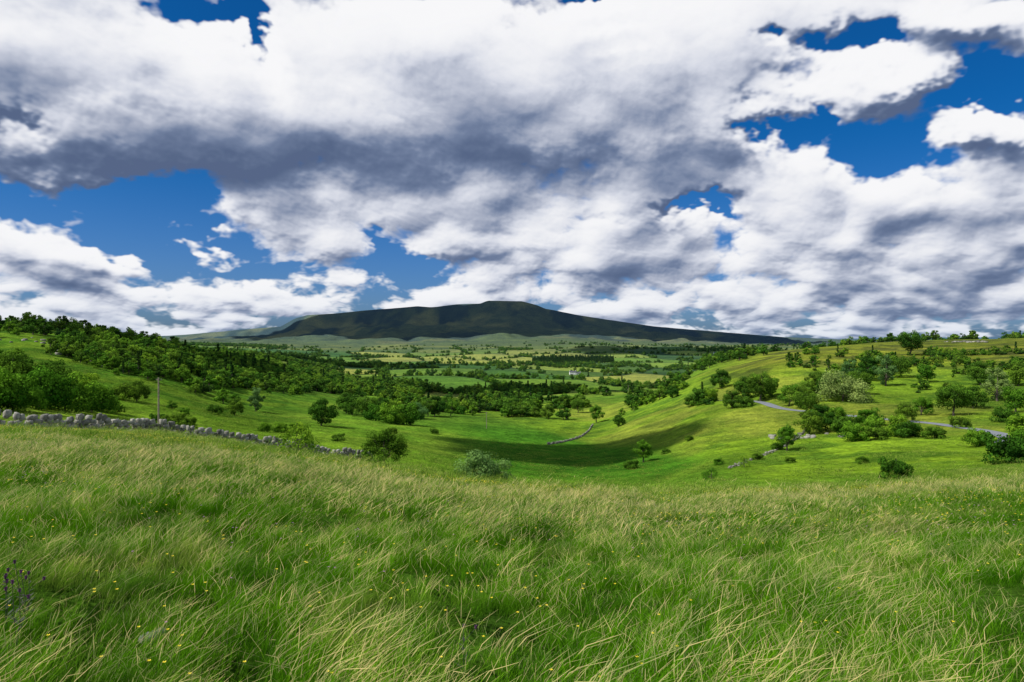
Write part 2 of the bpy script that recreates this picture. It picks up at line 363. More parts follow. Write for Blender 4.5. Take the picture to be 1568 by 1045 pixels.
# ================= instancing =================
def instancer(name,P_,rot,scl,idx,objs):
    me=bpy.data.meshes.new(name); me.vertices.add(len(P_)); me.vertices.foreach_set('co',P_.astype(np.float32).ravel())
    set_attr(me,'rot',rot.astype(np.float32),'FLOAT_VECTOR'); set_attr(me,'scl',scl.astype(np.float32),'FLOAT_VECTOR'); set_attr(me,'idx',idx.astype(np.int32),'INT')
    o=add_obj(name,me)
    col=bpy.data.collections.new(name+'_parts')
    for q in objs: col.objects.link(q)
    ng=bpy.data.node_groups.new(name,'GeometryNodeTree')
    ng.interface.new_socket('Geometry',in_out='INPUT',socket_type='NodeSocketGeometry'); ng.interface.new_socket('Geometry',in_out='OUTPUT',socket_type='NodeSocketGeometry')
    nd=ng.nodes; gi=nd.new('NodeGroupInput'); go=nd.new('NodeGroupOutput'); ip=nd.new('GeometryNodeInstanceOnPoints'); ci=nd.new('GeometryNodeCollectionInfo')
    ci.inputs['Collection'].default_value=col; ci.inputs['Separate Children'].default_value=True; ci.inputs['Reset Children'].default_value=True
    ip.inputs['Pick Instance'].default_value=True
    def na(n,t):
        x=nd.new('GeometryNodeInputNamedAttribute'); x.data_type=t; x.inputs[0].default_value=n; return x.outputs[0]
    l=ng.links.new
    e2r=nd.new('FunctionNodeEulerToRotation')
    l(gi.outputs[0],ip.inputs['Points']); l(ci.outputs[0],ip.inputs['Instance']); l(na('idx','INT'),ip.inputs['Instance Index'])
    l(na('rot','FLOAT_VECTOR'),e2r.inputs[0]); l(e2r.outputs[0],ip.inputs['Rotation']); l(na('scl','FLOAT_VECTOR'),ip.inputs['Scale'])
    l(ip.outputs[0],go.inputs[0])
    md=o.modifiers.new('scatter','NODES'); md.node_group=ng; return o
def proto(name,me): return bpy.data.objects.new(name,me)
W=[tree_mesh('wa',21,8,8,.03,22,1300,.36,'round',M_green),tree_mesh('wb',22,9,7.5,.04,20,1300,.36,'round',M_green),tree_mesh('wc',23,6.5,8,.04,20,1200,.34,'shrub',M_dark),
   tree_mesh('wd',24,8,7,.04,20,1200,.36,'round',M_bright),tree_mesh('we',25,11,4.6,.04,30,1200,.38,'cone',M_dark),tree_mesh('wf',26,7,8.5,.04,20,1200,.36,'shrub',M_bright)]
WO=[proto('wood_%d_part'%i,q) for i,q in enumerate(W)]
def wood_density(x,y):
    s=x/y; n=fbm(x/45,y/45,3,71); n2=fbm(x/220,y/220,3,72)
    d=np.zeros(x.shape)
    c0=np.interp(s,[-.62,-.56,-.45,-.37,-.25,-.17],[330,330,430,560,720,850]); hw=np.interp(s,[-.62,-.5,-.37,-.2],[.14,.20,.26,.20])
    d=np.maximum(d,1.1*np.exp(-((np.log(y/c0))/hw)**4)*(s>-.66)*(s<-.13)*sst(-.10,.03,n+.1))
    d=np.maximum(d,.16*(s<-.40)*sst(170,230,y)*sst(480,430,y)*sst(-.0,.1,n))
    d=np.maximum(d,.40*(s<-.52)*sst(410,440,y)*sst(520,470,y)*sst(-.05,.1,n))
    vb=sst(560,700,y)*sst(2600,1900,y)*sst(.38,.28,s)
    d=np.maximum(d,vb*.9*sst(.15,.21,n2*.8+n*.55))
    d=np.maximum(d,.7*sst(1150,1300,y)*sst(2100,1700,y)*sst(.09,.17,n2+.3*n)*(s<.12)*(s>-.35))
    vm=sst(400,520,y)*sst(800,640,y)*(s>-.2)*(s<.26); d=np.maximum(d,vm*.9*sst(.11,.17,n))
    cid,ed=fields(x,y)
    d=np.maximum(d,1.1*sst(8,4,ed)*sst(600,800,y)*sst(4000,3300,y)*sst(-.15,.02,n))
    d=np.maximum(d,.12*(s>.40)*sst(150,190,y)*sst(520,430,y)*sst(.05,.11,n))
    d=np.maximum(d,.55*(s>.44)*sst(330,370,y)*sst(560,470,y)*sst(.08,.15,n2+.5*n))
    rd=np.full(x.shape,1e9); m=(x>70)&(x<150)&(y>70)&(y<370)
    for k in range(0,240,4): rd[m]=np.minimum(rd[m],np.hypot(x[m]-RP[k,0],y[m]-RP[k,1]))
    d=np.where(rd<10,np.where(rd>5,.25*sst(-.08,.07,n)*(y>200),0),d)
    return d
def sample_wood(n,y0,y1,area_per):
    ya=np.sqrt(rng.random(n)*(y1**2-y0**2)+y0**2); s=rng.uniform(-.95,.95,n); x=s*ya
    A_=.95*(y1**2-y0**2); dens=1.0/area_per; p=wood_density(x,ya)*dens*A_/n
    k=rng.random(n)<p; return x[k],ya[k]
px=[];py=[]
for (a_,b_,ap,n) in((120,600,16,60000),(600,1500,45,90000),(1500,4200,90,260000)):
    x_,y_=sample_wood(n,a_,b_,ap); px.append(x_);py.append(y_)
px=np.concatenate(px);py=np.concatenate(py)
for(s0,s1,y0,y1,n) in((.03,.15,2150,2450,900),(-.50,-.33,3000,3500,900),(.27,.36,2800,3150,300),(-.02,.03,3000,3200,150)):
    s=rng.uniform(s0,s1,n); y_=y0+(y1-y0)*rng.random(n)*(.4+.6*np.sin((s-s0)/(s1-s0)*3.14)); px=np.r_[px,s*y_];py=np.r_[py,y_]
n=len(px); pz=H(px,py)-.3
hs=np.interp(py,[120,220,350,700,1500],[.42,.55,.9,1.15,1.2])*rng.uniform(.55,1.35,n)
near_right=(px/py>.25)&(py<520); hs=np.where(near_right,hs*.6,hs)
sc_=np.stack([hs*rng.uniform(.85,1.25,n),hs*rng.uniform(.85,1.25,n),hs],1)
ix=rng.choice(6,n,p=[.27,.20,.14,.22,.03,.14]); ix=np.where((py>2100)&(py<2460)&(px/py>.03)&(px/py<.15),4,ix)
instancer('woodland',np.stack([px,py,pz],1),np.stack([0*px,0*px,rng.random(n)*6.28],1),sc_,ix,WO)
print('wood total',n,time.time()-T0)
# ================= GRASS =================
def grass_mat():
    m,N=new_mat('grass_mat'); t=N.attr('tone')[2]; k=N.attr('kind')[2]; g=N.n('ShaderNodeNewGeometry').outputs['Position']
    n1=N.noise(g,.55,4,.65); n2=N.noise(g,.07,3,.6); n4=N.noise(g,1.7,3,.6)
    sep=N.n('ShaderNodeSeparateXYZ'); N.put(sep.inputs[0],g)
    dry=N.m('ADD',N.ramp(N.m('ADD',n1,N.m('MULTIPLY',n2,.5)),.70,.96,0,.8),N.ramp(sep.outputs[1],10,60,0,.50))
    c=N.mix(k,(.055,.24,.005),(.20,.46,.016))
    c=N.mix(N.m('MULTIPLY',dry,.85,clamp=True),c,(.47,.54,.13))
    c=N.mix(N.ramp(k,.90,.93),c,(.60,.54,.27))
    c=N.mix(1.0,c,N.mix(N.ramp(n4,.35,.65),(.54,.68,.52),(1.32,1.22,1.1)),'MULTIPLY')
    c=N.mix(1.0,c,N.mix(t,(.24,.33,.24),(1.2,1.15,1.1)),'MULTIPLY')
    d=N.n('ShaderNodeBsdfDiffuse'); N.put(d.inputs[0],c); tl=N.n('ShaderNodeBsdfTranslucent'); N.put(tl.inputs[0],c)
    mx=N.n('ShaderNodeMixShader'); mx.inputs[0].default_value=.42; N.nt.links.new(d.outputs[0],mx.inputs[1]); N.nt.links.new(tl.outputs[0],mx.inputs[2])
    finish(N,mx.outputs[0]); return m
M_grass=grass_mat()
def grass_patch(name,seed,n,rad,h,wid,seedf=.1,lean=.6,seg=3):
    r=np.random.default_rng(seed)
    nc=max(4,n//26); cc=r.normal(size=(nc,2))*rad*.5; ci=r.integers(0,nc,n)
    p=cc[ci]+r.normal(size=(n,2))*rad*.13; u=r.normal(size=(n,2))*rad*.5; k=r.random(n)<.4; p[k]=u[k]
    ch=.65+.7*r.random(nc); hh=h*(.4+.8*r.random(n))*ch[ci]
    isd=r.random(n)<seedf; hh=np.where(isd,h*(.8+.5*r.random(n)),hh)
    ca=r.normal(size=nc)*.8
    az=ca[ci]+r.normal(size=n)*.7+.1; ln=lean*(.3+1.1*r.random(n))*hh
    dxy=np.stack([np.cos(az),np.sin(az)],1)*ln[:,None]
    wa=r.random(n)*3.14; wd=np.stack([np.cos(wa),np.sin(wa)],1)*wid*(.6+.8*r.random(n))[:,None]
    kind=np.clip(r.random(n)*.5+.6*r.random(nc)[ci]-.05,0,.88)
    V=[];T=[];K=[]
    tt=np.linspace(0,1,seg+1)
    for t in tt:
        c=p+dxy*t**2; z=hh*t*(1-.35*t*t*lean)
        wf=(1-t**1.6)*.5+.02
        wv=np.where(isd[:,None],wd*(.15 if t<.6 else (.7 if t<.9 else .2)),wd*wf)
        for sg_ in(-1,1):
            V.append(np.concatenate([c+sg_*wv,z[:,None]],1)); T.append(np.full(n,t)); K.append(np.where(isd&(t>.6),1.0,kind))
    V=np.stack(V,1); T=np.stack(T,1); K=np.stack(K,1); m_=2*(seg+1)
    base=np.arange(n)[:,None]*m_; F=[]
    for i in range(seg): F.append(base+np.array([2*i,2*i+1,2*i+3,2*i+2]))
    F=np.stack(F,1).reshape(-1,4)
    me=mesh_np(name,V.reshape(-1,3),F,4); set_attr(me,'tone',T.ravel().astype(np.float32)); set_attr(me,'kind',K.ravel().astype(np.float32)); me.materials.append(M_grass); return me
def hash_(s): return sum(map(ord,s))
def lod(name,y0,y1,dens,rad,n,h,wid,nv=5,seedf=.1,smax=.95,margin=2,seg=3):
    pr=[proto('%s_%d_part'%(name,i),grass_patch('%s_%d'%(name,i),100+hash_(name)+i,n,rad,h*(.8+.1*i),wid,seedf*(0.2+.4*i),seg=seg)) for i in range(nv)]
    A_=smax*((y1+margin)**2-(y0+margin)**2); c=int(A_*dens)
    ya=np.sqrt(rng.random(c)*((y1+margin)**2-(y0+margin)**2)+(y0+margin)**2)-margin; x=rng.uniform(-smax,smax,c)*(ya+margin)
    z=H(x,ya)-.02
    nn=fbm(x/3.5,ya/3.5,3,81)+.8*fbm(x/14,ya/14,2,82)+rng.normal(size=c)*.08
    ix=np.clip(((nn+.35)/.7*nv).astype(int),0,nv-1)
    sc=rng.uniform(.75,1.25,c)*(1+.6*nn+.8*fbm(x/1.1,ya/1.1,2,88)); rot=np.stack([rng.normal(size=c)*.08,rng.normal(size=c)*.08,rng.normal(size=c)*.6+2.2*fbm(x/3,ya/3,2,83)],1)
    return x,ya,z,rot,np.stack([sc]*3,1),ix,pr,name
def emit(L_,mask=None,name=None):
    x,ya,z,rot,sc3,ix,pr,nm=L_
    if mask is not None: x,ya,z,rot,sc3,ix=x[mask],ya[mask],z[mask],rot[mask],sc3[mask],ix[mask]
    instancer(name or nm,np.stack([x,ya,z],1),rot,sc3,ix,pr); print(nm,len(x))
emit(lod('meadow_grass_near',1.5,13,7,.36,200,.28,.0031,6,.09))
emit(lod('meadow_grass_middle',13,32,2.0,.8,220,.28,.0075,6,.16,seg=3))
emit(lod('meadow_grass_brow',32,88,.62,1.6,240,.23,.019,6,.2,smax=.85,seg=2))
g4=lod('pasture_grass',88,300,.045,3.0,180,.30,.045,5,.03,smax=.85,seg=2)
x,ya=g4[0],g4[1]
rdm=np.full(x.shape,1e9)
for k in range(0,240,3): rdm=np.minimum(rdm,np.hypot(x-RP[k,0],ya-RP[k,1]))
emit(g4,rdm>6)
print('grass',time.time()-T0)
# ================= FLOWERS / THISTLES =================
def petals(name,n,ymin,ymax,color,size,hgt,seed):
    r=np.random.default_rng(seed); ya=np.sqrt(r.random(n)*(ymax**2-ymin**2)+ymin**2); x=r.uniform(-.9,.9,n)*ya
    k=fbm(x/4,ya/4,3,seed)+.1*r.normal(size=n)>.0; x=x[k];ya=ya[k];n=len(x)
    z=H(x,ya)+hgt*r.uniform(.8,1.3,n); c=np.stack([x,ya,z],1); V=[];sz=size*(1+ya/14)
    for q in range(5):
        a=q*1.2566; d1=np.stack([np.cos(a-.45)*sz,np.sin(a-.45)*sz,sz*.5],1); d2=np.stack([np.cos(a+.45)*sz,np.sin(a+.45)*sz,sz*.5],1); d3=np.stack([np.cos(a)*sz*1.3,np.sin(a)*sz*1.3,sz*.7],1)
        V.append(np.stack([c,c+d1,c+d3,c+d2],1))
    V=np.stack(V,1).reshape(-1,3); F=np.arange(len(V)).reshape(-1,4)
    add_obj(name,mesh_np(name,V,F,4),mat=simple_mat(name+'_mat',color,color,3,.6))
petals('buttercup_flowers',8000,4,55,(.85,.66,.02),.008,.27,5)
petals('clover_flowers',800,4,30,(.45,.2,.4),.007,.25,6)
def thistle(s,y,h,nst,seed):
    r=np.random.default_rng(seed); x=s*y; root=bpy.data.objects.new('thistle_plant',None); sc.collection.objects.link(root); root.location=(x,y,float(H(x,y)))
    V=[];F=[];b=0;HV=[];HF=[];hb=0
    for i in range(nst):
        a=r.random()*6.28; top=np.array([math.cos(a)*.10*h*r.random()*2,math.sin(a)*.1*h,h*(.7+.35*r.random())])
        p=[np.zeros(3),top*.5+r.normal(size=3)*.012,top]; v,f_=cyl_path(p,[.004,.003,.002],5); V.append(v);F.append(f_+b);b+=len(v)
        for j in range(9):
            t=.15+.8*r.random(); c=top*t; a=r.random()*6.28; l=.09*(1.2-t); d=np.array([math.cos(a),math.sin(a),.5])*l; e=np.array([-math.sin(a),math.cos(a),0])*.012
            V.append(np.array([c-e*.3,c+d*.5-e,c+d,c+d*.5+e])); F.append(np.array([[b,b+1,b+2,b+3]])); b+=4
        heads=[top]+[top*.85+np.array([r.normal()*.05,r.normal()*.05,.03]) for _ in range(1)]
        for hd in heads:
            if hd is not top:
                v,f_=cyl_path([top*.7,hd],[.002,.0015],4); V.append(v);F.append(f_+b);b+=len(v)
            v,f_=cyl_path([hd-np.array([0,0,.010]),hd,hd+np.array([0,0,.008]),hd+np.array([0,0,.02])],[.004,.011,.009,.013],8); HV.append(v);HF.append(f_+hb);hb+=len(v)
    add_obj('stems',mesh_np('stems',np.concatenate(V),np.concatenate(F),4),mat=M_ths,parent=root); add_obj('flower_heads',mesh_np('heads',np.concatenate(HV),np.concatenate(HF),4),mat=M_thh,parent=root)
M_ths=simple_mat('thistle_stem',(.04,.055,.03),(.07,.08,.04),9); M_thh=simple_mat('thistle_head',(.05,.02,.05),(.13,.04,.13),30)
for s,y,h,nst in((-.742,5.6,.52,2),(-.712,5.8,.60,3),(-.725,5.3,.50,2),(-.07,5.2,.48,1)): thistle(s,y,h,nst,int(y*100))
# ================= WALLS =================
def ico():
    t=(1+5**.5)/2; v=np.array([(-1,t,0),(1,t,0),(-1,-t,0),(1,-t,0),(0,-1,t),(0,1,t),(0,-1,-t),(0,1,-t),(t,0,-1),(t,0,1),(-t,0,-1),(-t,0,1)],float); v/=np.linalg.norm(v[0])
    f=[(0,11,5),(0,5,1),(0,1,7),(0,7,10),(0,10,11),(1,5,9),(5,11,4),(11,10,2),(10,7,6),(7,1,8),(3,9,4),(3,4,2),(3,2,6),(3,6,8),(3,8,9),(4,9,5),(2,4,11),(6,2,10),(8,6,7),(9,8,1)]
    return v,f
def subdiv(v,f):
    v=list(v);F=[];mc={}
    def mid(a,b):
        k=(min(a,b),max(a,b))
        if k not in mc: p=v[a]+v[b]; v.append(p/np.linalg.norm(p)); mc[k]=len(v)-1
        return mc[k]
    for a,b,c in f:
        x_,y_,z_=mid(a,b),mid(b,c),mid(c,a); F+=[(a,x_,z_),(b,y_,x_),(c,z_,y_),(x_,y_,z_)]
    return np.array(v),F
IV,IF=subdiv(*ico()); IV5,IF5=IV,IF
for _ in range(4): IV5,IF5=subdiv(IV5,IF5)
IF=np.array(IF); IF5=np.array(IF5)
def stones(name,P_,size,rot,seed,mat):
    r=np.random.default_rng(seed); n=len(P_)
    v=np.sign(IV)*np.abs(IV)**.6; v=v[None]*(1+.22*r.normal(size=(n,len(IV),1)).clip(-1.5,1.5)*.7)*size[:,None,:]
    a=rot[:,None]; x=v[...,0]*np.cos(a)-v[...,1]*np.sin(a); y=v[...,0]*np.sin(a)+v[...,1]*np.cos(a)
    tl=r.normal(size=(n,1))*.25; z=v[...,2]+x*tl*.5
    V=np.stack([x,y,z],-1)+P_[:,None]; F=(IF[None]+np.arange(n)[:,None,None]*len(IV)).reshape(-1,3)
    me=mesh_np(name,V.reshape(-1,3),F,3); set_attr(me,'tone',np.repeat(r.random(n),len(IV)).astype(np.float32)); return add_obj(name,me,mat=mat)
m,N=new_mat('limestone'); t=N.attr('tone')[2]; g=N.n('ShaderNodeNewGeometry').outputs['Position']; nn=N.noise(g,7,5,.65)
c=N.mix(t,(.11,.105,.09),(.45,.43,.37)); c=N.mix(N.ramp(nn,.35,.7),N.mix(.5,c,(.06,.065,.045)),c)
b=N.n('ShaderNodeBsdfPrincipled'); b.inputs['Roughness'].default_value=.95; N.put(b.inputs['Base Color'],c)
bp=N.n('ShaderNodeBump'); bp.inputs['Strength'].default_value=.7; bp.inputs['Distance'].default_value=.05; N.put(bp.inputs['Height'],nn); N.nt.links.new(bp.outputs[0],b.inputs['Normal']); finish(N,b.outputs[0]); M_st=m
def wall(name,path,height,courses,seed,jit=.08,gap=0.0,L0=.36):
    r=np.random.default_rng(seed); P=smooth_path(path,4000); d=np.r_[0,np.cumsum(np.hypot(*np.diff(P,axis=0).T))]; tot=d[-1]
    pts=[];sz=[];ro=[]
    for cidx in range(courses):
        t=r.random()*.3
        while t<tot:
            l=L0*(.45+1.1*r.random())
            px_=np.interp(t+l/2,d,P[:,0]); py_=np.interp(t+l/2,d,P[:,1]); qx=np.interp(t+l/2+.5,d,P[:,0])-px_; qy=np.interp(t+l/2+.5,d,P[:,1])-py_
            hloc=1+.35*float(fbm(np.array(t/4.),np.array(seed*1.),3,7))*2
            ch=height/courses*hloc
            if r.random()>gap*(.3+cidx/courses)+.12*(cidx==courses-1):
                pts.append((px_+r.normal()*jit*.5,py_+r.normal()*jit,ch*(cidx+.5)+r.normal()*.035))
                sz.append((l*.52,.24*(1.2-.35*cidx/courses),ch*(.45+.2*r.random())*(1.0 if cidx<courses-1 else 1.2+.5*r.random()))); ro.append(math.atan2(qy,qx)+r.normal()*.2)
            t+=l
    pts=np.array(pts); pts[:,2]+=H(pts[:,0],pts[:,1])-.05
    return stones(name,pts,np.array(sz),np.array(ro),seed,M_st)
WP=[(SS(u)*y,y) for u,y in((-160,50),(-60,54),(0,58),(130,69),(220,77),(300,84),(370,91),(440,98),(520,108),(570,118))]
wall('dry_stone_wall',WP,1.55,4,3,.15,.12,.55)
wall('dry_stone_wall',[(SS(u)*y,y) for u,y in((838,300),(865,318),(885,345),(900,385),(908,430))],.9,3,4,.15,.35,.7)
wall('dry_stone_wall',[(SS(u)*y,y) for u,y in((1115,140),(1150,150),(1185,160),(1215,178),(1235,200))],.6,3,5,.2,.6,.5)
def rocks(name,s,y,n,rad,size,seed):
    r=np.random.default_rng(seed); p=r.normal(size=(n,2))*rad+np.array([s*y,y]); z=H(p[:,0],p[:,1])+size*.15
    sz=size*(.4+.8*r.random((n,1)))*np.array([[1,.8,.55]]); stones(name,np.c_[p,z],sz,r.random(n)*6.28,seed,M_st)
rocks('limestone_boulder',SS(232),5.7,2,.08,.11,1)
rocks('limestone_outcrop',SS(80),330,30,9,1.2,2); rocks('limestone_outcrop',SS(140),300,22,7,1.2,3); rocks('limestone_outcrop',SS(1235),185,14,4,.9,4); rocks('limestone_outcrop',SS(1485),590,24,10,1.5,5)
rocks('limestone_outcrop',SS(345),600,20,10,1.8,6)
# ================= POLES =================
M_wood=simple_mat('pole_wood',(.16,.13,.10),(.28,.24,.19),5,.9); M_iron=simple_mat('iron',(.08,.08,.08),(.14,.14,.14),9,.5)
def pole(s,y,h):
    x=s*y; root=bpy.data.objects.new('telegraph_pole',None); sc.collection.objects.link(root); root.location=(x,y,float(H(x,y))-.3)
    v,f_=cyl_path([np.array([0,0,0.]),np.array([0,0,h*.5]),np.array([0,0,h])],[.17,.15,.12],10); add_obj('shaft',mesh_np('shaft',v,f_,4),mat=M_wood,parent=root)
    v,f_=cyl_path([np.array([-.55,.12,h-.5]),np.array([.55,.12,h-.5])],[.06,.06],4); add_obj('crossarm',mesh_np('arm',v,f_,4),mat=M_wood,parent=root)
    for i in(-.5,-.2,.2,.5):
        v,f_=cyl_path([np.array([i,.12,h-.45]),np.array([i,.12,h-.36]),np.array([i,.12,h-.27]),np.array([i,.12,h-.24])],[.02,.05,.05,.02],8); add_obj('insulator',mesh_np('ins',v,f_,4),mat=M_iron,parent=root)
pole(SS(243),128,9.8); pole(SS(745),355,9); pole(SS(962),700,9)
# ================= HOUSE =================
M_wh=simple_mat('whitewash',(.72,.72,.69),(.8,.8,.78),1.5,.9); M_sl=simple_mat('slate',(.06,.065,.075),(.10,.105,.12),3,.7); M_gl=simple_mat('window_glass',(.02,.025,.03),(.04,.045,.05),2,.15)
def box(p0,p1):
    x0,y0,z0=p0;x1,y1,z1=p1; v=np.array([(x0,y0,z0),(x1,y0,z0),(x1,y1,z0),(x0,y1,z0),(x0,y0,z1),(x1,y0,z1),(x1,y1,z1),(x0,y1,z1)],float)
    return v,np.array([(0,3,2,1),(4,5,6,7),(0,1,5,4),(1,2,6,5),(2,3,7,6),(3,0,4,7)])
def house(name,x,y,W_,D,Hh,rot=0,wallmat=None,sub=None):
    root=bpy.data.objects.new(name,None); sc.collection.objects.link(root); root.location=(x,y,float(H(x,y))-.2); root.rotation_euler=(0,0,rot)
    wm=wallmat or M_wh
    def wing(ox,W_,D,Hh,wn):
        rf=Hh+D*.42
        v=np.array([(ox-W_/2,-D/2,-1),(ox+W_/2,-D/2,-1),(ox+W_/2,D/2,-1),(ox-W_/2,D/2,-1),(ox-W_/2,-D/2,Hh),(ox+W_/2,-D/2,Hh),(ox+W_/2,D/2,Hh),(ox-W_/2,D/2,Hh),(ox-W_/2,0,rf),(ox+W_/2,0,rf)])
        me=bpy.data.meshes.new('walls'); me.from_pydata(v.tolist(),[],[(0,1,5,4),(1,2,6,9,5),(2,3,7,6),(3,0,4,8,7)]); add_obj('walls',me,mat=wm,parent=root)
        e=.35; sl=(rf-Hh)/(D/2)
        for sg_ in(-1,1):
            a=[(ox-W_/2-e,sg_*(D/2+e),Hh-e*sl+.05),(ox+W_/2+e,sg_*(D/2+e),Hh-e*sl+.05),(ox+W_/2+e,0,rf+.05),(ox-W_/2-e,0,rf+.05)]; b_=[(p[0],p[1],p[2]+.18) for p in a]
            me=bpy.data.meshes.new('roof'); me.from_pydata(a+b_,[],[(0,1,2,3),(4,5,6,7),(0,1,5,4),(1,2,6,5),(2,3,7,6),(3,0,4,7)]); add_obj('roof',me,mat=M_sl,parent=root)
        for cx in(ox-W_/2+.6,ox+W_/2-.6):
            v,f_=box((cx-.45,-.4,rf-.6),(cx+.45,.4,rf+1.2)); add_obj('chimney',mesh_np('ch',v,f_,4),mat=wm,parent=root)
        for fl in range(int(Hh//2.4)):
            for i in range(wn):
                wx=ox-W_/2+W_*(i+.5)/wn; z0=fl*2.6+.9
                dr=(fl==0 and i==wn//2); v,f_=box((wx-.5,-D/2-.03,.0 if dr else z0),(wx+.5,-D/2+.05,2.1 if dr else z0+1.3)); add_obj('door' if dr else 'window',mesh_np('w',v,f_,4),mat=M_gl,parent=root)
    wing(0,W_,D,Hh,4)
    if sub: wing(W_/2+sub/2-.02,sub,D*.8,Hh*.6,2)
yh=1560; house('farmhouse',SS(877)*yh,yh,15,7,5.8,.1,sub=10)
house('barn',SS(862)*3550,3550,20,11,5,.2,wallmat=M_st); house('farmhouse',SS(1095)*2600,2600,12,7,5,.3)
# ================= CLOUDS ADDED OUT OF VIEW TO CAST SHADOWS ON THE LAND =================
SUN_EL=math.radians(48); SUN_AZ=math.radians(-115)
sd=Vector((math.sin(SUN_AZ)*math.cos(SUN_EL),math.cos(SUN_AZ)*math.cos(SUN_EL),math.sin(SUN_EL)))
m,N=new_mat('cloud_white'); g=N.n('ShaderNodeTexCoord').outputs['Object']; d=N.n('ShaderNodeBsdfDiffuse'); N.put(d.inputs[0],N.mix(N.noise(g,3,4),(.8,.8,.82),(.9,.9,.9))); finish(N,d.outputs[0]); M_cl=m
def shadow_cloud(tx,ty,alt,rx,ry,seed):
    r=np.random.default_rng(seed); v=IV5.copy(); q=np.zeros(len(v))
    for k in range(46):
        c=r.normal(size=3); c/=np.linalg.norm(c); w_=.25+.35*r.random(); dd=np.linalg.norm(v-c,axis=1)
        q=np.maximum(q,np.sqrt(np.clip(1-(dd/w_)**2,0,None))*w_*.9)
    for k in range(260):
        c=r.normal(size=3); c/=np.linalg.norm(c); w_=.06+.10*r.random(); dd=np.linalg.norm(v-c,axis=1)
        q+=np.sqrt(np.clip(1-(dd/w_)**2,0,None))*w_*.45
    v=v*(.72+q)[:,None]; v[:,2]=np.where(v[:,2]<0,v[:,2]*.3,v[:,2]*.8)
    v=v*np.array([rx,ry,min(rx,ry)*.5]); gz=float(H(tx,ty)); k=(alt-gz)/sd.z
    me=mesh_np('unseen_shadow_cloud',v,IF5,3); me.polygons.foreach_set('use_smooth',np.ones(len(me.polygons),bool))
    o=add_obj('unseen_shadow_cloud',me,(tx+sd.x*k,ty+sd.y*k,alt),mat=M_cl); o.rotation_euler=(0,0,r.random()*.5)
shadow_cloud(30,262,700,48,38,1); shadow_cloud(-300,520,800,80,110,2); shadow_cloud(40,900,900,150,90,3); shadow_cloud(-600,1750,1500,380,180,4)
shadow_cloud(700,2900,2000,450,260,5); shadow_cloud(500,5750,3600,1500,800,6); shadow_cloud(2100,5900,3600,900,600,7); shadow_cloud(-1300,5850,3600,1050,700,8)
print('objects',time.time()-T0)
# ================= SKY =================
def gnoise(x,y,seed=0):
    xi=np.floor(x).astype(np.int64); yi=np.floor(y).astype(np.int64)
    fx=(x-xi).astype(np.float32); fy=(y-yi).astype(np.float32)
    ux=fx*fx*fx*(fx*(fx*6-15)+10); uy=fy*fy*fy*(fy*(fy*6-15)+10)
    ang=np.random.default_rng(seed+1000).random(65536).astype(np.float32)*6.2831853
    G=np.stack([np.cos(ang),np.sin(ang)],0)
    def g(a,b,px,py):
        n=((a*73856093)^(b*19349663))&0xffffffff
        n=((n^(n>>13))*1274126177)&0xffffffff
        n=(n^(n>>16))&0xffff
        return G[0][n]*px+G[1][n]*py
    a=g(xi,yi,fx,fy); b=g(xi+1,yi,fx-1,fy); c=g(xi,yi+1,fx,fy-1); d=g(xi+1,yi+1,fx-1,fy-1)
    return ((a*(1-ux)+b*ux)*(1-uy)+(c*(1-ux)+d*ux)*uy)*1.5
def worley(x,y,seed):
    xi=np.floor(x).astype(np.int32); yi=np.floor(y).astype(np.int32); fx=(x-xi).astype(np.float32); fy=(y-yi).astype(np.float32)
    tb=np.random.default_rng(seed).random((2,65536)).astype(np.float32); acc=np.zeros(x.shape,np.float32)
    for i in(-1,0,1):
        for j in(-1,0,1):
            a=(xi+i).astype(np.int64); b=(yi+j).astype(np.int64); n=((a*73856093)^(b*19349663))&0xffffffff; n=((n^(n>>13))*1274126177)&0xffffffff; n=(n^(n>>16))&0xffff
            d=(i+tb[0][n]-fx)**2+(j+tb[1][n]-fy)**2
            acc+=np.exp(-d*14)
    f=-np.log(acc+1e-6)/14
    return .42-np.clip(f,-.1,1.2)*1.7
cover=[(60,300,190,42,-1.3),(230,368,130,26,-1.2),(382,40,28,45,-1.1),(315,2,70,16,-1.2),(1520,120,100,50,-1.6),(1300,62,60,26,-1.5),
 (1340,215,120,34,-1.5),(1196,185,32,38,-1.3),(1170,45,30,14,-1.),(1035,325,60,12,-1.1),(592,388,28,20,-1.1),(420,402,60,10,-.9),(0,175,26,14,-1.),(930,12,50,12,-1.4),(1240,110,30,20,-.6),(1420,160,60,20,-.6),
 (1345,128,80,24,1.1),(1520,195,70,28,1.6),(340,385,50,22,.9),(100,392,110,18,.6),(1480,25,100,24,1.0),(800,150,420,130,.9),(700,40,300,50,.4),(350,230,260,80,.8),(150,190,140,36,.7),(1420,330,200,60,.6),(700,370,200,30,.3),(150,90,200,80,.7),
 (400,440,420,24,.4),(1200,440,420,30,.3)]
shade=[(400,290,200,46,1.5),(240,185,120,28,.7),(860,262,210,40,1.5),(1080,245,120,34,1.1),(1530,290,70,24,1.1),(1440,335,150,20,1.0),(1400,408,250,20,.8),(840,425,130,14,.6),(680,190,120,50,.7),(80,110,120,30,.4),(300,110,60,40,.4),
 (1520,222,60,12,.6),(900,150,160,50,.45),(450,400,60,20,.5),(1130,345,120,14,.7),(1545,50,50,20,.6),
 (180,60,150,40,-.5),(420,110,80,40,-.4),(1190,95,110,65,-.7),(700,12,320,26,-.4),(200,425,260,24,-.6),(720,370,200,30,-.6),(230,248,90,20,-1.0),(1200,385,160,16,-.5),(1500,180,80,22,-.6),(1330,130,90,40,-.5),(560,175,60,36,-.8),(1180,290,100,22,-.6),(1000,110,80,40,-.4)]
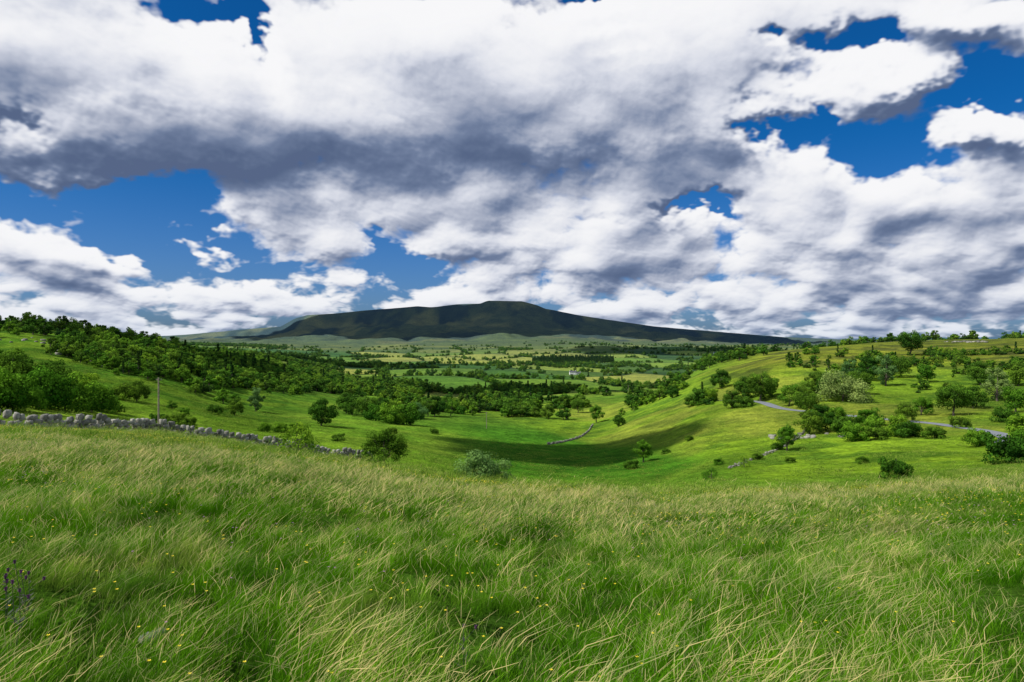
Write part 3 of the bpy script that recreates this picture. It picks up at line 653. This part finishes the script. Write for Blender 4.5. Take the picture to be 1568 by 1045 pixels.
def skyfield(az,el):
    a=np.tan(np.clip(az,-1.4,1.4)); e=np.tan(np.clip(el,0,1.35))/np.maximum(np.cos(az),.15)
    te=np.tan(np.clip(el,0,1.3))
    A=az*1.15; E=1.2*te+.13*np.log(te+.05)
    wx=gnoise(A*5,E*5,3)+.5*gnoise(A*11,E*11,4)+.35*gnoise(A*25,E*25,14)+.2*gnoise(A*55,E*55,24)+.1*gnoise(A*120,E*120,34); wy=gnoise(A*5+9,E*5,5)+.5*gnoise(A*11,E*11+9,6)+.35*gnoise(A*25,E*25+5,16)+.2*gnoise(A*55,E*55,26)+.1*gnoise(A*120,E*120,36)
    def bl(l,kx,ky):
        aw=a+kx*wx; ew=e+ky*wy
        t=np.zeros_like(a)
        for u,v,ru,rv,wt in l:
            t+=wt*np.exp(-((aw-(u-784)/1045)*1045/ru)**2-((ew-(522-v)/1045)*1045/rv)**2)
        return t*(np.abs(az)<1.2)
    cov=bl(cover,.06,.034); shd=bl(shade,.055,.026)
    f0=.9/(te+.075)
    n=np.zeros_like(a); nl=np.zeros_like(a); f=1.3; i=0
    Aw=A+.012*wx; Ew=E+.012*wy
    while f<200:
        r=f/f0
        wgt=np.clip(r,.3,None)**-.86*sst(.4,1.1,r)
        g=gnoise(Aw*f+i*7.3,Ew*f+i*3.1,40+i)
        k=sst(.8,2.2,r)
        if f<75:
            wo=worley(Aw*f*1.1+i*5.3,Ew*f*1.1+i*9.1,80+i)
            gg=g*(1-k)+(.6*g+.7*wo)*k
        else: gg=g*.95
        n+=wgt*gg; nl+=wgt*gg*sst(8,3,r)
        f*=1.85; i+=1
    b0=.33+cov-1.6*sst(.9,1.8,te)
    return (b0+n*.95).astype(np.float32),(b0+nl*.95).astype(np.float32),shd
def skyimg(az0,az1,el0,el1,W_,Hh):
    azs=np.linspace(az0,az1,W_); els=np.linspace(el0,el1,Hh)
    EL,AZ=np.meshgrid(els,azs,indexing='ij')
    d,dl,shd=skyfield(AZ,EL)
    dr=(el1-el0)/(Hh-1); dc=(az1-az0)/(W_-1)
    rows=np.arange(Hh,dtype=np.float32)[:,None]; cols=np.arange(W_,dtype=np.float32)[None,:]
    te=np.tan(np.clip(els,0,1.3))[:,None]; el_=(te+.08)
    def samp(F,de,da):
        r=np.broadcast_to(np.clip(rows+de/dr,0,Hh-1.01),F.shape); c=np.broadcast_to(np.clip(cols+da/dc,0,W_-1.01),F.shape)
        i=r.astype(np.int32); j=c.astype(np.int32); fr=r-i; fc=c-j
        return (F[i,j]*(1-fc)+F[i,j+1]*fc)*(1-fr)+(F[i+1,j]*(1-fc)+F[i+1,j+1]*fc)*fr
    occ=np.zeros_like(d); pr=0
    for t in (.01,.022,.04,.065,.10,.15,.21):
        q=samp(dl,el_*t*.85,-el_*t*.4); occ+=np.clip(q,0,1.0)*(t-pr); pr=t
    rel=np.zeros_like(d)
    for t,wg in((.008,.45),(.018,.65)): rel+=wg*(d-samp(d,el_*t*.85,-el_*t*.45))
    for t,wg in((.04,.9),(.09,.7),(.16,.3)): rel+=wg*(dl-samp(dl,el_*t*.85,-el_*t*.45))
    thick=sst(.25,1.4,dl)
    alpha=sst(-.02,.36,d)
    lum=1.09-2.6*occ+rel*(.74-.26*thick)-.33*shd-.06*thick+.25*(1-sst(0,.35,d))
    lum=np.clip(lum,-.3,None); lum=np.where(lum>.70,.70+.30*np.tanh((lum-.70)/.36),lum)
    lum=np.where(lum<.22,.22*np.exp((lum-.22)/.35),lum)
    px=np.array([0,.25,.5,.75,1.0]); cr=np.array([[80,97,130],[118,133,163],[168,176,196],[216,220,232],[252,252,254]])/255.
    rgb=np.stack([np.interp(lum,px,cr[:,k]) for k in range(3)],-1)
    hz=np.exp(-te/.03)[:,:,None]*.35
    rgb=rgb*(1-hz)+np.array([.66,.75,.87])*hz
    return np.concatenate([rgb,alpha[...,None]],-1).astype(np.float32)
def to_image(name,arr):
    h,w_=arr.shape[:2]
    im=bpy.data.images.new(name,w_,h,alpha=True,float_buffer=False)
    im.alpha_mode='CHANNEL_PACKED'; im.colorspace_settings.name='sRGB'
    im.pixels.foreach_set(arr.ravel()); im.update(); im.pack(); return im
FA=math.radians(48); FE0=0; FE1=math.radians(36)
imf=to_image('cloud_field_front',skyimg(-FA,FA,FE0,FE1,1900,720))
imr=to_image('cloud_field_all',skyimg(-math.pi,math.pi,0,math.pi/2,900,225))
print('sky',time.time()-T0)
w=bpy.data.worlds.new('World'); sc.world=w; w.use_nodes=True
nt=w.node_tree; nt.nodes.clear(); N=NB(nt)
tc=N.n('ShaderNodeTexCoord').outputs['Generated']
sep=N.n('ShaderNodeSeparateXYZ'); nt.links.new(tc,sep.inputs[0]); dx,dy,dz=sep.outputs
az=N.m('ARCTAN2',dx,dy); el=N.m('ARCSINE',dz)
def itex(im,a0,a1,e0,e1):
    t=N.n('ShaderNodeTexImage',image=im,extension='EXTEND',interpolation='Linear')
    u=N.m('DIVIDE',N.m('SUBTRACT',az,a0),a1-a0); v=N.m('DIVIDE',N.m('SUBTRACT',el,e0),e1-e0)
    nt.links.new(N.comb(u,v),t.inputs[0]); return t.outputs
f=itex(imf,-FA,FA,FE0,FE1); r=itex(imr,-math.pi,math.pi,0,math.pi/2)
msk=N.m('MULTIPLY',N.ramp(N.m('ABSOLUTE',az),FA*.93,FA*.99,1,0),N.ramp(el,FE1*.93,FE1*.99,1,0))
col=N.mix(msk,r[0],f[0])
al=N.m('ADD',N.m('MULTIPLY',f[1],msk),N.m('MULTIPLY',r[1],N.m('SUBTRACT',1.0,msk)))
sky=N.n('ShaderNodeTexSky',sky_type='NISHITA'); sky.sun_disc=False; sky.sun_elevation=SUN_EL; sky.sun_rotation=SUN_AZ
skyc=N.mix(1.0,sky.outputs[0],N.mix(N.ramp(el,0,.3),(.30,.52,1.0),(.03,.40,.86)),'MULTIPLY')
cl=N.mix(1.0,col,(9.6,9.6,9.6),'MULTIPLY')
fin=N.mix(al,skyc,cl)
bg=N.n('ShaderNodeBackground'); nt.links.new(fin,bg.inputs[0]); bg.inputs[1].default_value=.1
out=N.n('ShaderNodeOutputWorld'); nt.links.new(bg.outputs[0],out.inputs[0])
w.cycles.sampling_method='MANUAL'; w.cycles.sample_map_resolution=512
ld=bpy.data.lights.new('sun','SUN'); ld.energy=5.0; ld.angle=math.radians(.5); ld.color=(1,.95,.86)
lo=bpy.data.objects.new('sun',ld); sc.collection.objects.link(lo)
lo.rotation_euler=sd.to_track_quat('Z','Y').to_euler(); lo.location=sd*100
cd=bpy.data.cameras.new('camera'); cam=bpy.data.objects.new('camera',cd); sc.collection.objects.link(cam)
cam.location=(0,0,0); cam.rotation_euler=(math.radians(90),0,0); cd.lens=24; cd.clip_end=60000; cd.clip_start=.05
sc.camera=cam
sc.view_settings.view_transform='Standard'; sc.view_settings.look='None'; sc.view_settings.exposure=0
print('time',time.time()-T0)
